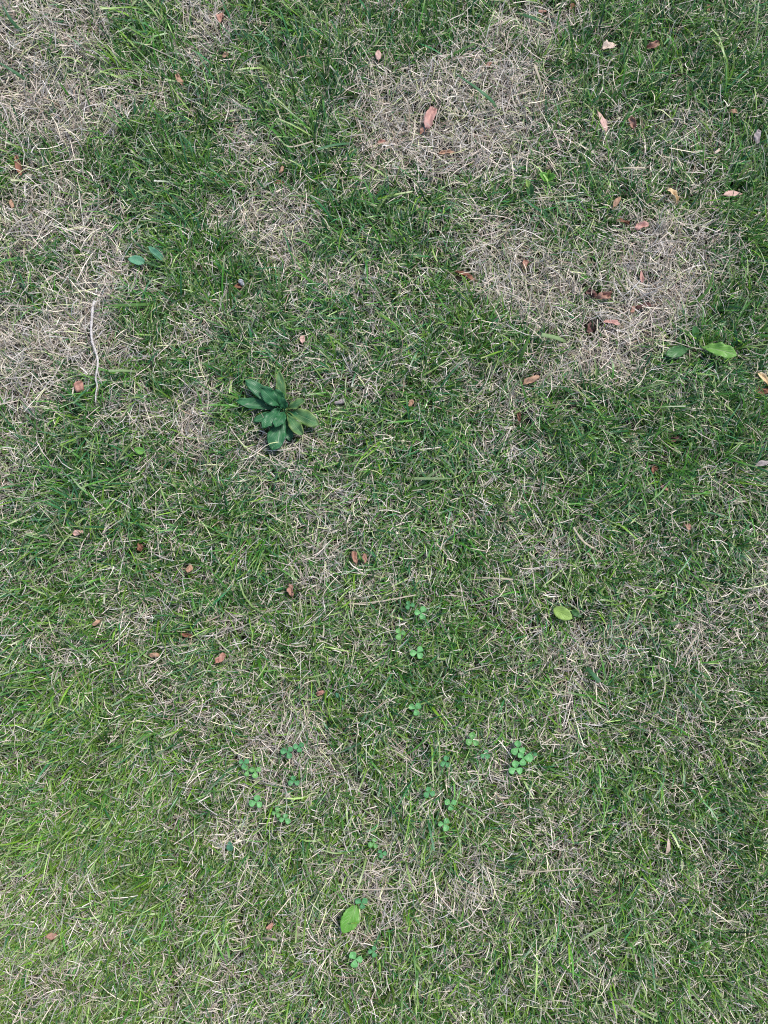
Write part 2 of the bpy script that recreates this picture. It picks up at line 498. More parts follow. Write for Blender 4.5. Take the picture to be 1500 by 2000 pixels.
def build_surroundings():
    """The same lawn going on all round: one tile of blades, repeated by geometry nodes on a grid."""
    r = np.random.default_rng(21)
    flat = lambda x, y: np.zeros_like(x)

    def pts(n):
        return r.uniform(-X0 / 2, X0 / 2, n), r.uniform(-Y0 / 2, Y0 / 2, n)
    for nm, lab, mat in (('surrounding_grass', 'green lawn going on all round the worn lawn', MAT_GREEN),
                         ('surrounding_dry_grass', 'dead straw scattered through the lawn all round', MAT_STRAW)):
        if mat is MAT_GREEN:
            x, y = pts(22000); A = green_blades(x, y, np.full_like(x, .3), flat, r, False)
            x, y = pts(6000); B = green_blades(x, y, np.full_like(x, .3), flat, r, True)
        else:
            x, y = pts(13000); A = straw_blades(x, y, np.full_like(x, .4), flat, r, False)
            x, y = pts(7000); B = straw_blades(x, y, np.full_like(x, .4), flat, r, True)
        R, W, T = (np.concatenate(q) for q in zip(A, B))
        o = bpy.data.objects.new(nm, blades_mesh(nm, mat, R, W, T))
        o['kind'] = 'stuff'; o['category'] = 'grass'; o['label'] = lab
        col.objects.link(o)
        g = bpy.data.node_groups.new(nm, 'GeometryNodeTree')
        g.interface.new_socket('Geometry', in_out='INPUT', socket_type='NodeSocketGeometry')
        g.interface.new_socket('Geometry', in_out='OUTPUT', socket_type='NodeSocketGeometry')
        N, L = g.nodes.new, g.links.new
        gi, go = N('NodeGroupInput'), N('NodeGroupOutput')
        NX, NY = 10, 8
        gr = N('GeometryNodeMeshGrid')
        gr.inputs['Size X'].default_value = (NX - 1) * X0; gr.inputs['Size Y'].default_value = (NY - 1) * Y0
        gr.inputs['Vertices X'].default_value = NX; gr.inputs['Vertices Y'].default_value = NY
        pos = N('GeometryNodeInputPosition'); sx = N('ShaderNodeSeparateXYZ'); L(pos.outputs[0], sx.inputs[0])

        def inside(sock, lim):
            a = N('ShaderNodeMath'); a.operation = 'ABSOLUTE'; L(sock, a.inputs[0])
            b = N('ShaderNodeMath'); b.operation = 'LESS_THAN'; L(a.outputs[0], b.inputs[0]); b.inputs[1].default_value = lim
            return b.outputs[0]
        m = N('ShaderNodeMath'); m.operation = 'MULTIPLY'
        L(inside(sx.outputs[0], X0), m.inputs[0]); L(inside(sx.outputs[1], Y0), m.inputs[1])
        de = N('GeometryNodeDeleteGeometry'); de.domain = 'POINT'
        L(gr.outputs['Mesh'], de.inputs['Geometry']); L(m.outputs[0], de.inputs['Selection'])
        tr = N('GeometryNodeTransform'); tr.inputs['Translation'].default_value = (0, YC, 0)
        L(de.outputs[0], tr.inputs['Geometry'])
        ip = N('GeometryNodeInstanceOnPoints')
        L(tr.outputs[0], ip.inputs['Points']); L(gi.outputs[0], ip.inputs['Instance'])
        rv = N('FunctionNodeRandomValue'); rv.data_type = 'INT'
        rv.inputs[4].default_value = 0; rv.inputs[5].default_value = 1
        mm = N('ShaderNodeMath'); mm.operation = 'MULTIPLY'; mm.inputs[1].default_value = math.pi
        L(rv.outputs[2], mm.inputs[0])
        cx = N('ShaderNodeCombineXYZ'); L(mm.outputs[0], cx.inputs[2])
        L(cx.outputs[0], ip.inputs['Rotation'])
        L(ip.outputs[0], go.inputs[0])
        md = o.modifiers.new('spread', 'NODES'); md.node_group = g


# ------------------------------------------------------------------ things on the lawn
def tag(o, label, cat, group=None):
    o['label'] = label; o['category'] = cat
    if group: o['group'] = group
    return o


def empty(name, loc):
    o = bpy.data.objects.new(name, None)
    o.empty_display_size = .01
    o.location = tuple(loc)
    col.objects.link(o)
    return o


def link(name, me, parent=None, loc=(0, 0, 0), rot=(0, 0, 0), scale=1.0):
    o = bpy.data.objects.new(name, me)
    o.parent = parent
    o.location = tuple(loc); o.rotation_euler = rot; o.scale = (scale,) * 3
    col.objects.link(o)
    return o


PROFILES = {
    'oval': lambda u: np.sin(np.pi * u ** .9) ** .65,
    'lance': lambda u: np.sin(np.pi * u ** .75) ** .9,
    'spoon': lambda u: np.maximum(np.where(u < .97, .12, 0), np.sin(np.pi * np.clip((u - .16) / .84, 0, 1) ** 1.25) ** .55),
    'wedge': lambda u: np.sin(np.pi * u ** 1.65) ** .62,
    'lobed': lambda u: np.maximum(.08, np.sin(np.pi * np.clip(u, 0, 1) ** 1.25) ** .7 * (1 - .16 * np.abs(np.sin(np.pi * u * 4.2)) * (u < .75))) * (u < .999),
    'torn': lambda u: (.35 + .65 * np.sin(np.pi * u) ** .5) * (1 - .3 * np.abs(np.sin(u * 17.0))),
}


def leaf_mesh(name, mat, length, width, prof='oval', nu=10, nv=6, cup=0.0, fold=0.0, arch=0.0, sweep=0.0, crumple=0.0, teeth=0.0, nteeth=9, ripple=0.0, thick=.0004, seed=0, twist=0.0):
    """A leaf along +X from the origin, up is +Z: outline, curl across (cup, radians), V fold, arch, sideways sweep, crumpling."""
    r = np.random.default_rng(seed)
    u = np.linspace(0, 1, nu + 1)
    v = np.linspace(-1, 1, nv + 1)
    hw = np.maximum(PROFILES[prof](u), .03) * width / 2
    ph = r.random(6) * 6.28
    G = np.empty((nu + 1, nv + 1, 3))
    for i, uu in enumerate(u):
        h = hw[i]
        if teeth: h = h * (1 + teeth * (2 * abs((uu * nteeth) % 1 - .5) - .5) * (0.1 < uu < .96))
        asym = 1 + crumple * .25 * np.sin(ph[0] + 7 * uu)
        for j, vv in enumerate(v):
            s = vv * (asym if vv > 0 else 2 - asym)
            if cup:
                k = cup * (1 + .4 * crumple * np.sin(ph[1] + 4 * uu))
                yy, zz = h * math.sin(k * s) / k, h * (1 - math.cos(k * s)) / k
            else:
                yy, zz = h * s, 0
            zz += abs(vv) * h * math.tan(fold)
            zz += ripple * h * math.sin(ph[2] + uu * 19 + (1.5 if vv > 0 else 0)) * vv * vv
            zz += crumple * width * .16 * (math.sin(ph[3] + 6.5 * uu + 2.7 * vv) + .7 * math.sin(ph[4] + 11 * uu - 4.1 * vv))
            a = twist * uu
            yy, zz = yy * math.cos(a) - zz * math.sin(a), yy * math.sin(a) + zz * math.cos(a)
            G[i, j] = (uu * length, yy + sweep * length * uu * uu, zz + arch * length * 4 * uu * (1 - uu))
    n = (nu + 1) * (nv + 1)
    du = np.gradient(G, axis=0); dv = np.gradient(G, axis=1)
    nor = np.cross(du, dv); nor /= np.linalg.norm(nor, axis=-1, keepdims=True) + 1e-12
    top, bot = (G + nor * thick / 2).reshape(-1, 3), (G - nor * thick / 2).reshape(-1, 3)
    idx = np.arange(n).reshape(nu + 1, nv + 1)
    F = []
    for i in range(nu):
        for j in range(nv):
            q = (idx[i, j], idx[i + 1, j], idx[i + 1, j + 1], idx[i, j + 1])
            F.append(q); F.append(tuple(x + n for x in q[::-1]))
    rim = [idx[i, 0] for i in range(nu + 1)] + [idx[nu, j] for j in range(1, nv + 1)] + [idx[i, nv] for i in range(nu - 1, -1, -1)] + [idx[0, j] for j in range(nv - 1, 0, -1)]
    for a, b in zip(rim, rim[1:] + rim[:1]):
        F.append((b, a, a + n, b + n))
    me = bpy.data.meshes.new(name)
    me.from_pydata(np.concatenate((top, bot)).tolist(), [], [tuple(int(x) for x in f) for f in F])
    uvl = me.uv_layers.new(name='UVMap')
    uu = np.repeat(u, nv + 1); vv = np.tile((v + 1) / 2, nu + 1)
    UV = np.stack((np.tile(uu, 2), np.tile(vv, 2)), -1)
    li = np.empty(len(me.loops), np.int32); me.loops.foreach_get('vertex_index', li)
    uvl.data.foreach_set('uv', UV[li].ravel().astype(np.float32))
    me.polygons.foreach_set('use_smooth', np.ones(len(me.polygons), bool))
    me.materials.append(mat)
    return me


def tube_mesh(name, mat, pts, radii, sides=6):
    pts = [np.array(p, float) for p in pts]
    V, F = [], []
    for i, p in enumerate(pts):
        t = pts[min(i + 1, len(pts) - 1)] - pts[max(i - 1, 0)]
        t /= np.linalg.norm(t) + 1e-12
        a = np.cross(t, (0, 0, 1.0))
        if np.linalg.norm(a) < 1e-3: a = np.array((1.0, 0, 0))
        a /= np.linalg.norm(a); b = np.cross(t, a)
        for s in range(sides):
            q = 2 * math.pi * s / sides
            V.append(p + (a * math.cos(q) + b * math.sin(q)) * radii[i])
    for i in range(len(pts) - 1):
        for s in range(sides):
            s2 = (s + 1) % sides
            F.append((i * sides + s, i * sides + s2, (i + 1) * sides + s2, (i + 1) * sides + s))
    F.append(tuple(range(sides))[::-1]); F.append(tuple((len(pts) - 1) * sides + s for s in range(sides)))
    me = bpy.data.meshes.new(name)
    me.from_pydata([tuple(v) for v in V], [], F)
    me.polygons.foreach_set('use_smooth', np.ones(len(F), bool))
    me.materials.append(mat)
    return me


def smooth_path(pts, n):
    """Catmull-Rom through pts."""
    p = [pts[0]] + list(pts) + [pts[-1]]
    out = []
    m = len(pts) - 1
    for i in range(n + 1):
        t = i / n * m
        s = min(int(t), m - 1); f = t - s
        a, b, c, d = (np.array(q, float) for q in p[s:s + 4])
        out.append(.5 * ((2 * b) + (c - a) * f + (2 * a - 5 * b + 4 * c - d) * f * f + (3 * b - a - 3 * c + d) * f ** 3))
    return out


def simple_mat(name, c1, c2, rough=.8, scale=300):
    m, nt, bs, out = new_mat(name)
    N, L = nt.nodes.new, nt.links.new
    tc = N('ShaderNodeTexCoord'); no = N('ShaderNodeTexNoise')
    no.inputs['Scale'].default_value = scale; no.inputs['Detail'].default_value = 5
    L(tc.outputs['Object'], no.inputs['Vector'])
    cr = N('ShaderNodeValToRGB'); e = cr.color_ramp.elements
    e[0].position, e[0].color = .35, c1 + (1,)
    e[1].position, e[1].color = .68, c2 + (1,)
    L(no.outputs['Fac'], cr.inputs[0]); L(cr.outputs[0], bs.inputs['Base Color'])
    bs.inputs['Roughness'].default_value = rough
    bu = N('ShaderNodeBump'); bu.inputs['Strength'].default_value = .6; bu.inputs['Distance'].default_value = .0006
    L(no.outputs['Fac'], bu.inputs['Height']); L(bu.outputs[0], bs.inputs['Normal'])
    return m


def gz(p):
    return float(height(np.array([p[0]]), np.array([p[1]]))[0])


def at(px, py, up):
    """A point `up` metres above the soil where the photograph shows (px, py)."""
    p = P(px, py, up)
    return P(px, py, up + gz(p))


# ---- fallen dry leaves
DM = {
    'pink': leaf_material('dry_leaf_pink', (.50, .27, .21), (.38, .19, .14), (.60, .40, .32), rough=.6, transl=.1, spots=.5),
    'rose': leaf_material('dry_leaf_rose', (.58, .34, .29), (.45, .24, .20), (.66, .42, .36), rough=.6, transl=.1, spots=.4),
    'blush': leaf_material('dry_leaf_blush', (.68, .46, .40), (.56, .36, .30), (.42, .24, .19), rough=.6, transl=.1, veins=.6, spots=.2),
    'brown': leaf_material('dry_leaf_brown', (.30, .14, .08), (.19, .08, .05), (.38, .20, .12), rough=.65, transl=.06, spots=.5),
    'rust': leaf_material('dry_leaf_rust', (.44, .25, .18), (.31, .16, .12), (.52, .31, .22), rough=.6, transl=.1, spots=.4),
    'wine': leaf_material('dry_leaf_wine', (.17, .075, .06), (.09, .045, .04), (.24, .10, .08), rough=.55, transl=.05, spots=.4),
    'tan': leaf_material('dry_leaf_tan', (.52, .33, .22), (.38, .22, .14), (.60, .43, .31), rough=.65, transl=.1, spots=.4),
    'pale': leaf_material('dry_leaf_pale', (.72, .60, .50), (.58, .46, .37), (.50, .36, .27), rough=.6, transl=.12, spots=.3),
    'cream': leaf_material('dry_leaf_cream', (.82, .68, .42), (.72, .52, .28), (.55, .28, .10), rough=.55, transl=.15, spots=.3),
    'grey': leaf_material('dry_leaf_grey', (.42, .37, .36), (.30, .26, .26), (.5, .44, .42), rough=.7, transl=.05, spots=.3),
}
STALK = simple_mat('dry_stalk', (.30, .18, .11), (.45, .31, .21))

# px, py, length px, width px, direction of the tip in degrees (0 along the picture's width, 90 to the top), colour, outline, cup, fold, arch, crumple, label
DRY_LEAVES = [
    (840, 231, 46, 25, 72, 'rose', 'torn', 0, .6, .05, .45, 'big rosy brown fallen leaf folded along its midrib, on the widest straw patch'),
    (823, 257, 15, 12, 60, 'rust', 'torn', 1.6, 0, .1, .8, 'tiny rust brown leaf crumb just below the big folded rosy leaf'),
    (872, 299, 32, 13, 8, 'tan', 'torn', 1.4, 0, .12, .9, 'crumpled tan leaf sliver on straw near the big folded rosy leaf'),
    (738, 108, 20, 13, 100, 'blush', 'oval', .6, .2, .05, .4, 'small pale pink oval leaf on the little straw spot at the edge of lush grass'),
    (955, 128, 15, 12, 40, 'rust', 'torn', 1.2, 0, .1, .9, 'small orange brown leaf bit by the long arching broad grass blade'),
    (40, 324, 42, 18, 98, 'brown', 'torn', .9, .2, .06, .5, 'upright brown torn leaf strip in grass at the lawn edge of a straw patch'),
    (22, 398, 18, 13, 120, 'tan', 'torn', 1.0, 0, .1, .8, 'small tan leaf bit near the upright brown torn leaf strip'),
    (350, 157, 26, 15, 125, 'tan', 'torn', 1.3, 0, .1, .9, 'curled tan leaf scrap in lush grass between two straw spots'),
    (434, 36, 24, 18, 70, 'pink', 'torn', 1.1, .2, .1, .9, 'crumpled pinkish leaf on the round straw spot in lush grass'),
    (440, 108, 14, 13, 30, 'tan', 'torn', .9, 0, .1, .8, 'small orange tan leaf bit below the crumpled pinkish leaf'),
    (1188, 90, 28, 22, 25, 'pale', 'torn', .5, .35, .08, .5, 'pale cream crumpled leaf standing in lush dark grass'),
    (1274, 90, 28, 20, 20, 'rust', 'torn', 1.2, .2, .1, .9, 'crumpled orange brown leaf in lush grass next to the pale cream one'),
    (1179, 235, 50, 15, 100, 'blush', 'lance', .9, .3, .04, .2, 'long pale pink crescent shaped leaf with thin stalk'),
    (1235, 241, 24, 18, 110, 'rust', 'torn', .7, .4, .06, .5, 'orange rust leaf wedge beside the pale pink crescent leaf'),
    (1433, 218, 18, 13, 10, 'tan', 'torn', 1.2, 0, .1, .8, 'tiny tan curled leaf in lush dark grass'),
    (1479, 268, 28, 18, 80, 'grey', 'torn', .9, .1, .08, .8, 'pale greyish pink crumpled leaf in long dark grass'),
    (1401, 296, 16, 9, 30, 'pale', 'torn', 1.2, 0, .1, .6, 'tiny pale leaf flake near the greyish pink crumpled leaf'),
    (1312, 384, 32, 22, 130, 'cream', 'torn', 1.5, .1, .1, .7, 'bright cream yellow curled leaf with orange inside'),
    (1432, 377, 40, 16, 12, 'blush', 'lance', .3, .15, .05, .2, 'pink feather shaped leaf with ribbed veins on dark grass'),
    (1253, 445, 28, 20, 10, 'rose', 'torn', .8, .3, .08, .7, 'crumpled rose pink leaf below the cream yellow curled leaf'),
    (1216, 433, 26, 14, 160, 'brown', 'torn', 1.1, 0, .08, .7, 'mauve brown leaf scrap touching the crumpled rose pink leaf'),
    (1203, 394, 24, 12, 65, 'tan', 'oval', .9, .1, .08, .5, 'small tan pink leaf standing up in mixed grass'),
    (1384, 15, 18, 12, 80, 'tan', 'torn', 1.1, 0, .1, .8, 'small pale brown leaf scrap deep in long dark grass'),
    (1118, 15, 15, 12, 60, 'brown', 'torn', 1.0, 0, .1, .8, 'small dark tan leaf bit in mixed grass by a wide dark blade'),
    (1060, 21, 18, 9, 10, 'pink', 'torn', 1.0, 0, .1, .6, 'tiny pinkish leaf sliver beside a wide dark blade'),
    (907, 543, 42, 17, 170, 'brown', 'torn', 1.7, 0, .08, .8, 'dark brown rolled leaf sunk in a hollow of the straw'),
    (1180, 578, 30, 24, 10, 'rust', 'torn', .9, .2, .1, 1.0, 'crumpled red brown leaf in the sparse straw patch'),
    (1157, 573, 26, 18, 150, 'wine', 'torn', 1.2, 0, .08, .8, 'dark wine brown leaf touching the crumpled red brown leaf'),
    (1253, 540, 28, 9, 95, 'rose', 'lance', 1.0, .2, .06, .5, 'narrow pink red leaf sliver upright in straw'),
    (1255, 598, 30, 15, 15, 'wine', 'torn', 1.2, 0, .08, .9, 'dark brown shrivelled leaf in the straw below the narrow pink sliver'),
    (1237, 604, 15, 13, 60, 'rust', 'torn', 1.0, 0, .1, .8, 'small red brown leaf bit beside the dark shrivelled leaf'),
    (1193, 631, 36, 14, 172, 'rose', 'torn', .9, .2, .06, .6, 'flat coral pink leaf strip lying on straw'),
    (1153, 640, 22, 20, 80, 'wine', 'torn', .9, 0, .1, .8, 'dark wine red leaf scrap near the coral pink strip'),
    (1037, 742, 34, 17, 30, 'tan', 'torn', 1.1, .2, .08, .8, 'pinkish tan crumpled leaf at the edge of the straw'),
    (1026, 515, 18, 15, 80, 'rust', 'torn', 1.1, 0, .1, .8, 'small reddish leaf curl half hidden by straw'),
    (1489, 741, 36, 14, -60, 'cream', 'lance', 1.2, .2, .08, .4, 'bleached cream rolled leaf strip in dark grass'),
    (1491, 764, 28, 20, 10, 'brown', 'torn', .8, .2, .08, .7, 'brown leaf under the bleached cream rolled strip'),
    (1489, 906, 30, 13, 15, 'grey', 'lance', 1.1, .1, .08, .6, 'greyish brown rolled leaf in grass'),
    (1318, 856, 24, 16, 170, 'wine', 'torn', 1.1, 0, .08, .8, 'dark brown leaf scrap buried in dense grass'),
    (155, 755, 25, 22, 70, 'pink', 'oval', 1.0, .1, .1, .6, 'rounded pinkish tan leaf beside the thin grey twig'),
    (590, 662, 18, 12, 95, 'blush', 'oval', .8, .1, .08, .5, 'tiny pink leaf bit above the broad leaved rosette'),
    (803, 788, 16, 15, 60, 'tan', 'torn', 1.1, 0, .1, .8, 'small brownish pink leaf bit in mixed grass facing the broad leaved rosette'),
    (665, 785, 24, 13, 10, 'grey', 'torn', 1.0, 0, .08, .7, 'purplish grey leaf scrap beside the broad leaved rosette'),
    (1013, 815, 20, 11, 100, 'brown', 'torn', 1.1, 0, .08, .7, 'narrow brown leaf bit in thin straw'),
    (691, 1089, 25, 17, 115, 'rust', 'torn', 1.0, .2, .1, 1.0, 'larger red brown leaf of a close pair in grass'),
    (713, 1091, 20, 13, 80, 'rust', 'torn', 1.1, .1, .1, .9, 'smaller red brown leaf of a close pair in grass'),
    (569, 1152, 26, 16, 100, 'rust', 'torn', 1.1, .1, .1, 1.0, 'lone red brown crumpled leaf in grass below the small straw spot'),
    (626, 1352, 16, 15, 40, 'pink', 'torn', 1.2, 0, .1, .7, 'tiny round pink tan leaf curl in mixed grass'),
    (152, 1040, 20, 15, 10, 'blush', 'torn', 1.1, 0, .1, .9, 'small pinkish crumpled leaf in lush lying grass'),
    (275, 1068, 16, 16, 80, 'brown', 'torn', .9, 0, .1, .8, 'small mauve brown leaf bit under lush lying grass'),
    (369, 1110, 18, 14, 70, 'tan', 'oval', .9, .1, .1, .6, 'small orange tan leaf in dark green grass'),
    (302, 1278, 20, 13, 10, 'tan', 'torn', 1.1, 0, .1, .7, 'orange tan leaf flake by a small dark hole in the grass'),
    (431, 1287, 24, 18, 40, 'pink', 'torn', 1.0, .1, .1, .9, 'pinkish mauve crumpled leaf in mixed grass'),
    (1343, 1028, 16, 12, 140, 'rust', 'oval', .9, .1, .1, .5, 'small orange brown leaf in dense dark grass'),
    (101, 1828, 22, 15, 10, 'rust', 'oval', 1.1, .1, .12, .5, 'orange brown leaf with a pale rim in yellowish grass'),
    (1301, 1650, 34, 10, 92, 'pale', 'lance', .8, .3, .05, .2, 'pale grey pointed leaf standing upright in mixed grass'),
    (527, 1810, 16, 13, 30, 'pink', 'torn', 1.1, 0, .1, .8, 'tiny pink brown leaf bit near a pale cut stem'),
    (550, 332, 15, 12, 60, 'tan', 'torn', 1.1, 0, .1, .8, 'small orange leaf crumb in grass beside thin straw'),
    (547, 356, 18, 11, 10, 'brown', 'torn', 1.1, 0, .1, .8, 'small brown leaf crumb just under the orange crumb'),
    (745, 277, 16, 10, 10, 'pink', 'torn', 1.1, 0, .1, .7, 'small pinkish leaf flake on dark straw'),
    (188, 1217, 16, 12, 20, 'tan', 'torn', 1.1, 0, .1, .7, 'tiny tan leaf flake low in yellowish grass'),
    (365, 1240, 26, 12, 170, 'brown', 'torn', 1.2, 0, .08, .7, 'brown leaf sliver lying deep between dark green blades'),
    (1277, 917, 14, 15, 70, 'brown', 'torn', 1.1, 0, .1, .8, 'small dark brown leaf bit among dry stems in dark grass'),
    (1298, 953, 18, 12, 150, 'rust', 'torn', 1.1, 0, .1, .8, 'small rusty leaf bit under crossing green blades'),
    (468, 558, 24, 14, 20, 'brown', 'torn', 1.1, 0, .08, .8, 'dark brown leaf scrap under the small grey stone'),
]


def dry_leaf(i, px, py, ln, wd, ang, cm, prof, cup, fold, arch, cr, label):
    dark = cm in ('wine', 'brown')
    up = .010 if dark else .016
    c = at(px, py, up)
    k = (CAM_H - c[2]) / FPX
    L, Wd = ln * k, wd * k
    a = math.radians(ang)
    big = ln >= 20
    o = empty('dry_leaf', c)
    n = 10 if big else 7
    me = leaf_mesh('leaf_blade', DM[cm], L, Wd, prof, n, 6, cup * (1 if i % 3 else -.8), fold, arch, .15 * math.sin(i * 1.7), cr, ripple=.12, seed=100 + i, twist=.5 * math.sin(i * 2.3))
    ca, sa = math.cos(a), math.sin(a)
    tilt = .18 * math.sin(i * 3.1)
    link('leaf_blade', me, o, (-ca * L / 2, -sa * L / 2, 0), (.25 * math.sin(i * 1.3), -tilt, a))
    if big:
        s = tube_mesh('stalk', STALK, [(-ca * L * .49, -sa * L * .49, 0), (-ca * L * .6 - sa * L * .03, -sa * L * .6 + ca * L * .03, -.001), (-ca * L * .72, -sa * L * .72, -.003)], (.0005, .0004, .0003))
        link('stalk', s, o)
    else:
        s = tube_mesh('stalk', STALK, [(-ca * L * .47, -sa * L * .47, 0), (-ca * L * .65, -sa * L * .65, -.002)], (.0004, .0003))
        link('stalk', s, o)
    tag(o, label, 'dry leaf', 'fallen dry leaves on the lawn')
    p = .75 if dark else (.93 if ln > 23 else .86)
    FOOT.append((c[0], c[1], c[2], max(Wd * .62, L * .36), p))
    for s_ in (-.3, .3):
        FOOT.append((c[0] + ca * L * s_, c[1] + sa * L * s_, c[2], Wd * .5, p))


for i, row in enumerate(DRY_LEAVES):
    dry_leaf(i, *row)

# ---- green broad leaves
PLANT = leaf_material('plantain_leaf', (.040, .170, .065), (.024, .115, .042), (.11, .28, .12), ribw=.06, rough=.42, veins=.10, vfreq=5, slant=.9, transl=.15, nscale=70)
PLANT_Y = leaf_material('plantain_leaf_yellowing', (.12, .24, .085), (.055, .17, .065), (.22, .33, .15), ribw=.07, rough=.4, veins=.3, vfreq=5, slant=.9, transl=.2, edge=(.24, .32, .09), nscale=90)
DANDY = leaf_material('bright_leaf', (.19, .40, .070), (.13, .32, .050), (.50, .62, .32), ribw=.07, rough=.42, veins=.35, vfreq=6, slant=.5, transl=.25, nscale=80)
DANDY_D = leaf_material('deep_green_leaf', (.065, .19, .050), (.045, .14, .040), (.16, .30, .12), ribw=.07, rough=.42, veins=.3, vfreq=6, transl=.2)
LIME = leaf_material('lime_leaf', (.34, .50, .13), (.27, .42, .09), (.20, .34, .07), ribw=.05, rough=.45, veins=.5, vfreq=6, transl=.25)
FRESH = leaf_material('fresh_leaf', (.14, .37, .050), (.11, .30, .042), (.30, .48, .16), ribw=.06, rough=.42, veins=.4, vfreq=6, transl=.25)
TEAL = leaf_material('toothed_leaf', (.11, .32, .18), (.080, .25, .14), (.20, .36, .24), ribw=.06, rough=.5, veins=.35, vfreq=8, transl=.15)
STEM = simple_mat('green_stalk', (.10, .20, .05), (.20, .30, .10), .5)


def placed_leaf(name, mat, root, base, tip, width, prof, **kw):
    """A leaf from base to tip (world points), a part of root."""
    base, tip = np.array(base), np.array(tip)
    d = tip - base
    L = float(np.linalg.norm(d))
    me = leaf_mesh(name, mat, L, width, prof, **kw)
    yaw = math.atan2(d[1], d[0]); pitch = -math.asin(d[2] / L)
    o = link(name, me, root, base - np.array(root.location), (kw.get('roll', 0) if False else 0, pitch, yaw))
    for t in (.25, .5, .75, .95):
        q = base + d * t
        FOOT.append((q[0], q[1], q[2] + .002, width * (.48 if t > .3 else .25), .86))
    return o


def rosette():
    zx = lambda a, b: (440 + a / 6.818, 700 + b / 6.818)
    cpx, cpy = zx(795, 690)
    c = at(cpx, cpy, .010)
    o = empty('rosette_weed', c)
    # zoomed base, tip, width, heights, material
    rows = [
        ((800, 690), (262, 285), 165, .014, .030, PLANT), ((780, 700), (155, 515), 150, .010, .024, PLANT), ((760, 660), (455, 415), 190, .017, .036, PLANT),
        ((795, 700), (765, 520), 110, .020, .040, PLANT), ((770, 640), (470, 905), 165, .016, .034, PLANT), ((800, 690), (690, 925), 150, .018, .036, PLANT),
        ((790, 760), (625, 1225), 235, .010, .026, PLANT), ((810, 720), (1005, 1040), 165, .013, .030, PLANT_Y), ((815, 700), (1265, 835), 200, .012, .028, PLANT_Y),
        ((810, 680), (1065, 555), 125, .015, .032, PLANT_Y), ((790, 640), (750, 165), 120, .012, .028, PLANT_Y), ((780, 640), (670, 290), 105, .010, .024, PLANT_Y),
        ((760, 690), (370, 835), 110, .008, .016, PLANT), ((790, 640), (690, 400), 130, .012, .026, PLANT), ((800, 740), (900, 1090), 140, .007, .014, PLANT),
        ((800, 690), (1010, 830), 110, .010, .022, PLANT),
    ]
    for i, (b, t, w, z0, z1, m) in enumerate(rows):
        B, T = at(*zx(*b), z0), at(*zx(*t), z1)
        placed_leaf('leaf', m, o, B, T, w / 6.818 * .73e-3, 'spoon', nu=14, nv=8, cup=.35 if i % 2 else .25, fold=.12, arch=.05, sweep=.10 * math.sin(i * 2.1), crumple=.32, ripple=.26, thick=.0006, seed=300 + i, twist=.25 * math.sin(i * 1.9))
    link('crown', tube_mesh('crown', STEM, [(0, 0, -.012), (0, 0, 0), (.0006, 0, .008)], (.0035, .004, .002), 8), o)
    tag(o, 'dark green broad leaved rosette weed spread flat on the lawn', 'weed')
    FOOT.append((c[0], c[1], c[2], .012, .9))


rosette()


def weed(label, cat, root_px, rows, name='broad_leaf_weed', group=None):
    """rows: base px, tip px, width px, z base, z tip, material, outline, extras."""
    c = at(root_px[0], root_px[1], .004)
    o = empty(name, c)
    for i, (b, t, w, z0, z1, m, prof, kw) in enumerate(rows):
        B, T = at(*b, z0), at(*t, z1)
        a = dict(nu=16, nv=6, cup=.3, fold=.1, arch=.05, crumple=.10, ripple=.08, thick=.0005, seed=int(b[0] + t[1]) + i)
        a.update(kw)
        placed_leaf('leaf', m, o, B, T, w * .715e-3, prof, **a)
        mid = (B - c) * .5 + np.array((0, 0, .001))
        link('stalk', tube_mesh('stalk', STEM, [(0, 0, -.004), tuple(mid), tuple(B - c + (T - B) * .05)], (.0009, .0008, .0007)), o)
    tag(o, label, cat, group)


weed('bright green lobed leaf with pale midrib and darker leaves beside it', 'weed', (1362, 681), [
    ((1370, 678), (1440, 690), 31, .016, .030, DANDY, 'lobed', dict(fold=.18, ripple=.2, nu=24, sweep=-.06)),
    ((1350, 680), (1300, 693), 24, .012, .022, DANDY_D, 'spoon', dict(ripple=.2)),
    ((1360, 668), (1355, 636), 15, .010, .020, DANDY_D, 'spoon', {}),
], name='dandelion_weed')
weed('pale teal weed with three toothed leaves beside lush grass', 'weed', (300, 511), [
    ((284, 512), (250, 506), 19, .018, .026, TEAL, 'oval', dict(teeth=.22, nteeth=8, nu=24)),
    ((321, 511), (290, 481), 15, .016, .030, TEAL, 'oval', dict(teeth=.22, nteeth=9, nu=24)),
    ((322, 522), (281, 512), 10, .012, .020, DANDY_D, 'lance', {}),
], name='toothed_weed')
weed('pale green seedling with two rounded leaves on mixed straw', 'weed', (1069, 353), [
    ((1067, 353), (1054, 338), 17, .016, .026, FRESH, 'oval', dict(fold=.25)),
    ((1069, 351), (1086, 343), 16, .016, .028, FRESH, 'oval', dict(fold=.3)),
    ((1070, 347), (1073, 331), 9, .014, .024, LIME, 'oval', dict(fold=.3)),
], name='seedling')
weed('upright folded green leaf with a yellow tip beside the pale seedling', 'weed', (1036, 388), [
    ((1036, 388), (1029, 350), 16, .010, .028, DANDY_D, 'oval', dict(fold=.5)),
    ((1032, 366), (1028, 351), 10, .024, .031, LIME, 'oval', dict(fold=.3)),
], name='seedling')
weed('lime green oval leaf lying alone on mixed grass', 'leaf', (1082, 1190), [
    ((1081, 1189), (1118, 1208), 25, .022, .030, LIME, 'oval', dict(teeth=.08, nteeth=7, fold=.12)),
    ((1116, 1192), (1136, 1206), 12, .014, .020, DANDY_D, 'lance', dict(fold=.3)),
], name='oval_leaf_weed')
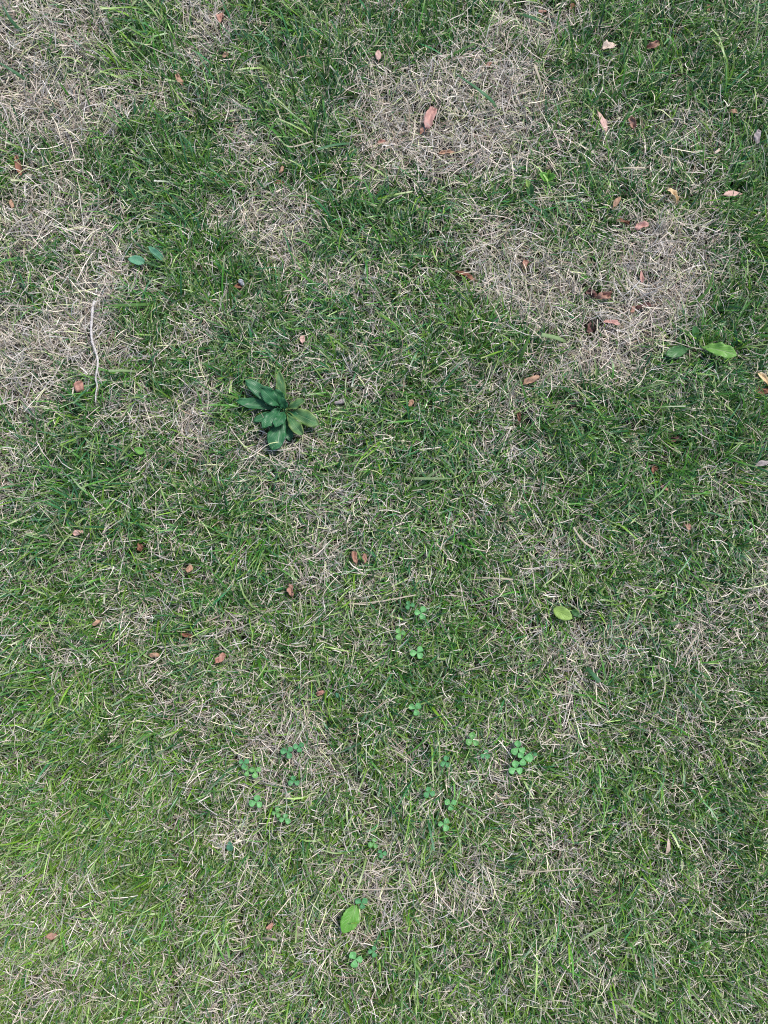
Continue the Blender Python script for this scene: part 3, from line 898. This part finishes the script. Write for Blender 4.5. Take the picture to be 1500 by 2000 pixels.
weed('single bright green toothed leaf on a thin stalk above clover', 'leaf', (699, 1756), [
    ((697, 1768), (669, 1822), 35, .020, .032, FRESH, 'oval', dict(teeth=.10, nteeth=7, fold=.16, nu=22)),
], name='toothed_leaf_weed')
weed('small dull green oval leaf among dark grass below straw', 'leaf', (282, 884), [
    ((282, 884), (262, 876), 15, .016, .022, FRESH, 'oval', dict(fold=.2)),
], name='oval_leaf_weed')
weed('small green leaf poking from a straw spot in yellowish grass', 'leaf', (450, 1660), [
    ((450, 1662), (449, 1643), 13, .016, .024, TEAL, 'oval', dict(fold=.2)),
], name='oval_leaf_weed')
weed('two tiny rounded green leaves beside a dark hollow in mixed grass', 'leaf', (663, 1362), [
    ((663, 1362), (656, 1353), 8, .016, .024, TEAL, 'oval', dict(fold=.2)),
    ((664, 1362), (671, 1366), 8, .016, .024, TEAL, 'oval', dict(fold=.2)),
], name='seedling')

# ---- clover
CLOVER = [leaf_material('clover_leaf_%s' % n, a, b, c, ribw=.04, rough=.5, veins=.15, vfreq=6, transl=.25, chevron=ch) for n, a, b, c, ch in (
    ('fresh', (.19, .50, .17), (.15, .42, .13), (.17, .42, .17), (.36, .60, .34)),
    ('deep', (.11, .36, .13), (.085, .29, .10), (.11, .28, .13), (.22, .42, .26)),
    ('light', (.19, .44, .13), (.14, .37, .10), (.27, .50, .20), (.46, .66, .38)))]
LEAFLET = [[leaf_mesh('leaflet', m, .0100, .0092, 'wedge', 8, 6, .35, .16, .03, 0, .1, thick=.0004, seed=40 + 7 * j + s) for s in range(3)] for j, m in enumerate(CLOVER)]


def clover(px, py, rpx, kind, rot, label, group=None, up=.027):
    c = at(px, py, up)
    s = rpx * .80e-3 / .0100
    o = empty('clover', c)
    for j in range(3):
        a = math.radians(rot + j * 120 + random.uniform(-12, 12))
        link('leaflet', LEAFLET[kind][j], o, (0, 0, 0), (random.uniform(-.25, .25), -random.uniform(-.1, .3), a), s * random.uniform(.88, 1.08))
    dx, dy = random.uniform(-.006, .006), random.uniform(-.006, .006)
    link('stem', tube_mesh('stem', STEM, [(0, 0, 0), (dx * .3, dy * .3, -up * .4), (dx, dy, -up - .002)], (.0004, .0005, .0006)), o)
    tag(o, label, 'clover', group)
    FOOT.append((c[0], c[1], c[2], rpx * .715e-3 * .95, .85))


for row in [
    (1012, 1461, 15, 0, 100, 'topmost clover of the bright cluster of three with pale chevrons', 'clustered clovers'),
    (1022, 1480, 15, 0, 10, 'middle clover of the bright cluster of three with pale chevrons', 'clustered clovers'),
    (1007, 1501, 14, 0, 210, 'lowest clover of the bright cluster of three with pale chevrons', 'clustered clovers'),
    (923, 1445, 13, 2, 200, 'light green clover with one yellowish leaflet near the bright cluster', None),
    (947, 1473, 9, 1, 80, 'tiny clover between the yellowish clover and the bright cluster', None),
    (694, 1873, 14, 0, 130, 'round clover with pale chevrons below the single toothed leaf', None),
    (706, 1763, 11, 1, 40, 'dark clover at the stalk of the single toothed leaf', None),
    (729, 1858, 10, 1, 60, 'small clover beside the round clover with pale chevrons', None),
    (476, 1490, 10, 1, 150, 'dark clover, darkest of a tight trio beside the pale straw patch', 1), (485, 1505, 11, 2, 20, 'light green clover in the middle of the tight trio beside straw', 1), (499, 1506, 11, 2, 270, 'light green clover of the tight trio nearest the straw patch', 1), (501, 1566, 13, 0, 320, 'bright clover with pale marks standing apart below the tight trio', 1),
    (562, 1468, 12, 1, 170, 'dark clover half covered by straw on a pale patch', None), (584, 1458, 11, 1, 45, 'second clover at the edge of the pale straw patch', None),
    (574, 1526, 10, 1, 90, 'tiny dark clover among bare straw away from the tight trio', 1), (540, 1587, 9, 2, 60, 'tiny light clover touching a larger bright clover in mixed grass', 1), (556, 1599, 11, 0, 200, 'larger bright clover next to the tiny light clover in mixed grass', 1),
    (822, 1197, 12, 0, 180, 'bright clover with a tiny dark clover beside it in mixed grass', 1), (800, 1182, 9, 1, 120, 'tiny dark clover beside a bright clover in mixed grass', 1), (815, 1274, 13, 0, 60, 'large bright clover over a dark hollow in mixed grass', 1), (781, 1237, 11, 2, 250, 'light green clover near the large bright clover over the hollow', 1),
    (811, 1384, 12, 0, 160, 'lone bright clover far from any other in mixed grass', 1), (867, 1609, 12, 0, 300, 'bright clover at the edge of a small dry spot', 1), (880, 1570, 11, 0, 40, 'bright clover between a dark clover and the dry spot', 1), (838, 1547, 11, 1, 110, 'dark clover half hidden in grass beside two bright clovers', 1),
    (730, 1647, 10, 2, 200, 'small light clover paired with a tiny dark one by a dry spot', 1), (746, 1667, 9, 1, 10, 'tiny dark clover paired with a small light one by a dry spot', 1), (870, 1488, 11, 1, 75, 'dark clover hidden in dense grass near the yellowish clover', 1), (1040, 1475, 8, 1, 30, 'tiny dark clover touching the bright cluster of three', 1),
]:
    clover(*row[:5], row[5], 'clovers in the lawn' if row[6] == 1 else row[6])

# ---- single blades and stalks that stand out
BL = {
    'green': leaf_material('broad_blade_green', (.085, .20, .035), (.060, .15, .030), (.17, .29, .09), ribw=.12, rough=.38, veins=0, transl=.2),
    'teal': leaf_material('broad_blade_teal', (.075, .20, .085), (.055, .16, .065), (.17, .29, .16), ribw=.12, rough=.35, veins=0, transl=.2),
    'pale': leaf_material('broad_blade_pale', (.26, .36, .17), (.20, .31, .12), (.38, .45, .26), ribw=.12, rough=.4, veins=0, transl=.2),
    'straw': leaf_material('single_straw', (.60, .52, .38), (.50, .42, .31), (.66, .59, .47), ribw=.12, rough=.55, veins=0, transl=.1),
}


def ribbon(name, pts_px, wpx, m, label, cat, zs, cut=False):
    n = max(8, 4 * len(pts_px))
    pz = np.interp(np.linspace(0, 1, len(pts_px)), np.linspace(0, 1, len(zs)), zs)
    pts = smooth_path([at(p[0], p[1], z) for p, z in zip(pts_px, pz)], n)
    org = pts[0].copy()
    V, F, UV = [], [], []
    for i, p in enumerate(pts):
        t = pts[min(i + 1, n)] - pts[max(i - 1, 0)]
        t /= np.linalg.norm(t)
        s = np.cross(t, (0, 0, 1.0)); s /= np.linalg.norm(s); nn = np.cross(s, t)
        u = i / n
        h = wpx * .715e-3 / 2 * ((.7 + .3 * min(1, u * 5)) * (1 if cut else (1 - u ** 3 * .9)))
        for j, v in enumerate((-1, 0, 1)):
            V.append(p - org + s * v * h + nn * (abs(v) * h * .35))
            UV.append((u, (v + 1) / 2))
    k = len(V)
    V += [v - np.array((0, 0, .0003)) for v in V]
    for i in range(n):
        for j in range(2):
            a = i * 3 + j
            F.append((a, a + 1, a + 4, a + 3)); F.append((a + 3 + k, a + 4 + k, a + 1 + k, a + k))
        for a, b in ((i * 3, i * 3 + 3), (i * 3 + 5, i * 3 + 2)):
            F.append((a, b, b + k, a + k))
    me = bpy.data.meshes.new(name)
    me.from_pydata([tuple(v) for v in V], [], F)
    uvl = me.uv_layers.new(name='UVMap')
    UV = np.array(UV + UV, np.float32)
    li = np.empty(len(me.loops), np.int32); me.loops.foreach_get('vertex_index', li)
    uvl.data.foreach_set('uv', UV[li].ravel())
    me.polygons.foreach_set('use_smooth', np.ones(len(me.polygons), bool))
    me.materials.append(BL[m])
    tag(link(name, me, None, org), label, cat)
    for p in pts[n // 5::max(1, n // 8)]:
        FOOT.append((p[0], p[1], p[2], wpx * .715e-3 * .9, .8))


UPZ = (.008, .026, .034)
for row in [
    ('grass_blade', [(975, 226), (962, 200), (930, 172), (888, 143)], 7, 'teal', 'long broad blue green blade arching over the widest straw patch', (.008, .03, .036, .030), False),
    ('grass_blade', [(300, 594), (255, 596), (203, 597)], 7, 'green', 'level bright green blade running off the top of the grey twig', UPZ, False),
    ('grass_blade', [(790, 934), (835, 935), (886, 934)], 6, 'pale', 'long pale green blade of the loose tuft in mixed grass', UPZ, False),
    ('grass_blade', [(815, 950), (838, 930), (864, 912)], 6, 'pale', 'pale green blade slanting up across the loose tuft', UPZ, False),
    ('grass_blade', [(800, 958), (828, 950), (850, 944)], 5, 'green', 'short green blade under the loose pale tuft', UPZ, False),
    ('grass_blade', [(268, 726), (240, 724), (212, 725)], 5, 'pale', 'bleached grey green blade lying beside the grey twig', UPZ, True),
    ('grass_blade', [(690, 280), (655, 283), (620, 292)], 5, 'teal', 'dark blue green blade lying flat by dark straw', UPZ, True),
    ('grass_blade', [(1106, 668), (1085, 660), (1058, 654)], 8, 'pale', 'wide pale green blade bent over straw near dark wine leaves', UPZ, True),
    ('grass_blade', [(1010, 716), (1022, 685), (1038, 650)], 7, 'green', 'upright green blade beside the wide pale bent blade', UPZ, False),
    ('grass_blade', [(1332, 601), (1365, 585), (1385, 560), (1394, 525)], 7, 'green', 'curving bright green blade above the bright lobed leaf', UPZ, False),
    ('grass_blade', [(1258, 114), (1260, 85), (1261, 52)], 6, 'green', 'upright bright green blade in front of the orange brown crumpled leaf', UPZ, False),
    ('grass_blade', [(1005, 24), (1035, 34), (1066, 45)], 7, 'teal', 'wide dark blue green blade beside the tiny pinkish sliver', UPZ, False),
    ('grass_blade', [(58, 162), (30, 142), (-5, 120)], 7, 'teal', 'wide blue green blade slanting across bleached straw', UPZ, False),
    ('grass_blade', [(45, 66), (22, 40), (4, 8)], 7, 'teal', 'wide blue green blade at a bleached straw patch beside dark grass', UPZ, False),
    ('grass_blade', [(1143, 1302), (1155, 1314), (1171, 1332)], 8, 'teal', 'short wide blue green blade on the straw near the lime oval leaf', UPZ, True),
    ('grass_blade', [(633, 1406), (660, 1404), (692, 1397)], 6, 'green', 'level green blade pointing to the clovers in mixed grass', UPZ, False),
    ('grass_blade', [(1417, 1290), (1450, 1291), (1488, 1289)], 6, 'pale', 'long yellowish green blade lying level in dense grass', UPZ, False),
    ('grass_blade', [(1197, 1803), (1165, 1818), (1133, 1838)], 6, 'pale', 'pale green blade slanting through mixed grass far from clover', UPZ, False),
    ('straw_stem', [(530, 254), (548, 275), (568, 287), (612, 276)], 3, 'straw', 'hooked pale straw stem in lush grass', UPZ, True),
    ('straw_stem', [(1060, 176), (1052, 150), (1043, 126)], 5, 'straw', 'short thick pale straw stem beside mixed grass', UPZ, True),
    ('straw_stem', [(650, 1181), (730, 1176), (812, 1162)], 2.4, 'straw', 'long thin level straw below the close pair of red brown leaves', UPZ, True),
    ('straw_stem', [(917, 1128), (958, 1129), (1002, 1132)], 3.2, 'straw', 'level yellowish straw stem in mixed grass', UPZ, True),
    ('straw_stem', [(1313, 1311), (1338, 1275), (1363, 1240)], 3, 'straw', 'slanting pale straw stem below a straw patch in dense grass', UPZ, True),
    ('straw_stem', [(627, 1763), (667, 1738), (720, 1738), (778, 1735)], 2.2, 'straw', 'long bent straw arching above the single toothed leaf', UPZ, True),
    ('straw_stem', [(1013, 1707), (1070, 1701), (1135, 1696)], 2.6, 'straw', 'long level straw stem over a dry spot in mixed grass', UPZ, True),
    ('straw_stem', [(508, 1832), (525, 1833), (541, 1836)], 5, 'straw', 'thick pale cut stem near the tiny pink brown leaf bit', UPZ, True),
    ('straw_stem', [(1200, 331), (1225, 328), (1260, 328)], 3.5, 'straw', 'thin level straw in mixed grass near the cream curled leaf', UPZ, True),
    ('straw_stem', [(1175, 1080), (1140, 1058), (1120, 1030)], 3.5, 'straw', 'thin bent straw over dark green grass', UPZ, True),
]:
    ribbon(*row[:5], "grass blade" if row[0] == "grass_blade" else "straw", *row[5:])


def twig():
    pts = [(185, 588), (181, 602), (179, 628), (178, 646), (180, 666), (185, 682), (190, 697), (191, 712), (189, 726), (187, 740), (190, 754), (187, 770), (187, 786)]
    org = at(187, 690, .030)
    m = simple_mat('grey_bark', (.30, .27, .25), (.62, .58, .55), .8, 500)
    o = empty('twig', org)
    p = smooth_path([at(a, b, .030 + .003 * math.sin(i)) - org for i, (a, b) in enumerate(pts)], 40)
    rad = [(.0020 - .0010 * i / 40) * (1 + .22 * math.sin(i * 1.9)) for i in range(41)]
    link('stem', tube_mesh('stem', m, p, rad, 7), o)
    q = smooth_path([at(a, b, z) - org for a, b, z in ((190, 722, .030), (194, 737, .029), (200, 752, .024))], 8)
    link('side_shoot', tube_mesh('side_shoot', m, q, np.linspace(.0009, .0005, 9), 6), o)
    q = smooth_path([at(a, b, z) - org for a, b, z in ((184, 592, .031), (189, 588, .031), (194, 587, .028))], 6)
    link('side_shoot', tube_mesh('side_shoot', m, q, np.linspace(.0010, .0005, 7), 6), o)
    tag(o, 'thin crooked grey twig lying across grass and straw', 'twig')
    for a in p[::2]:
        w = a + org
        FOOT.append((w[0], w[1], w[2] - .002, .0038, .97))


twig()


def pebble():
    import bmesh
    c = at(471, 551, .014)
    bm = bmesh.new()
    bmesh.ops.create_icosphere(bm, subdivisions=3, radius=.0052)
    for v in bm.verts:
        d = v.co.normalized()
        v.co *= 1 + .16 * math.sin(3 * d.x + 1) + .12 * math.sin(4 * d.y + 2 * d.z) + .05 * math.sin(11 * d.x * d.y + 5 * d.z)
        v.co.z *= .65; v.co.x *= .8
    me = bpy.data.meshes.new('pebble')
    bm.to_mesh(me); bm.free()
    me.polygons.foreach_set('use_smooth', np.ones(len(me.polygons), bool))
    me.materials.append(simple_mat('grey_stone', (.36, .36, .40), (.66, .66, .70), .6, 350))
    tag(link('pebble', me, None, c, (0, .3, .6)), 'small pale grey stone lying in lush grass', 'stone')
    FOOT.append((c[0], c[1], c[2], .006, .97))


pebble()


build_grass()
build_surroundings()
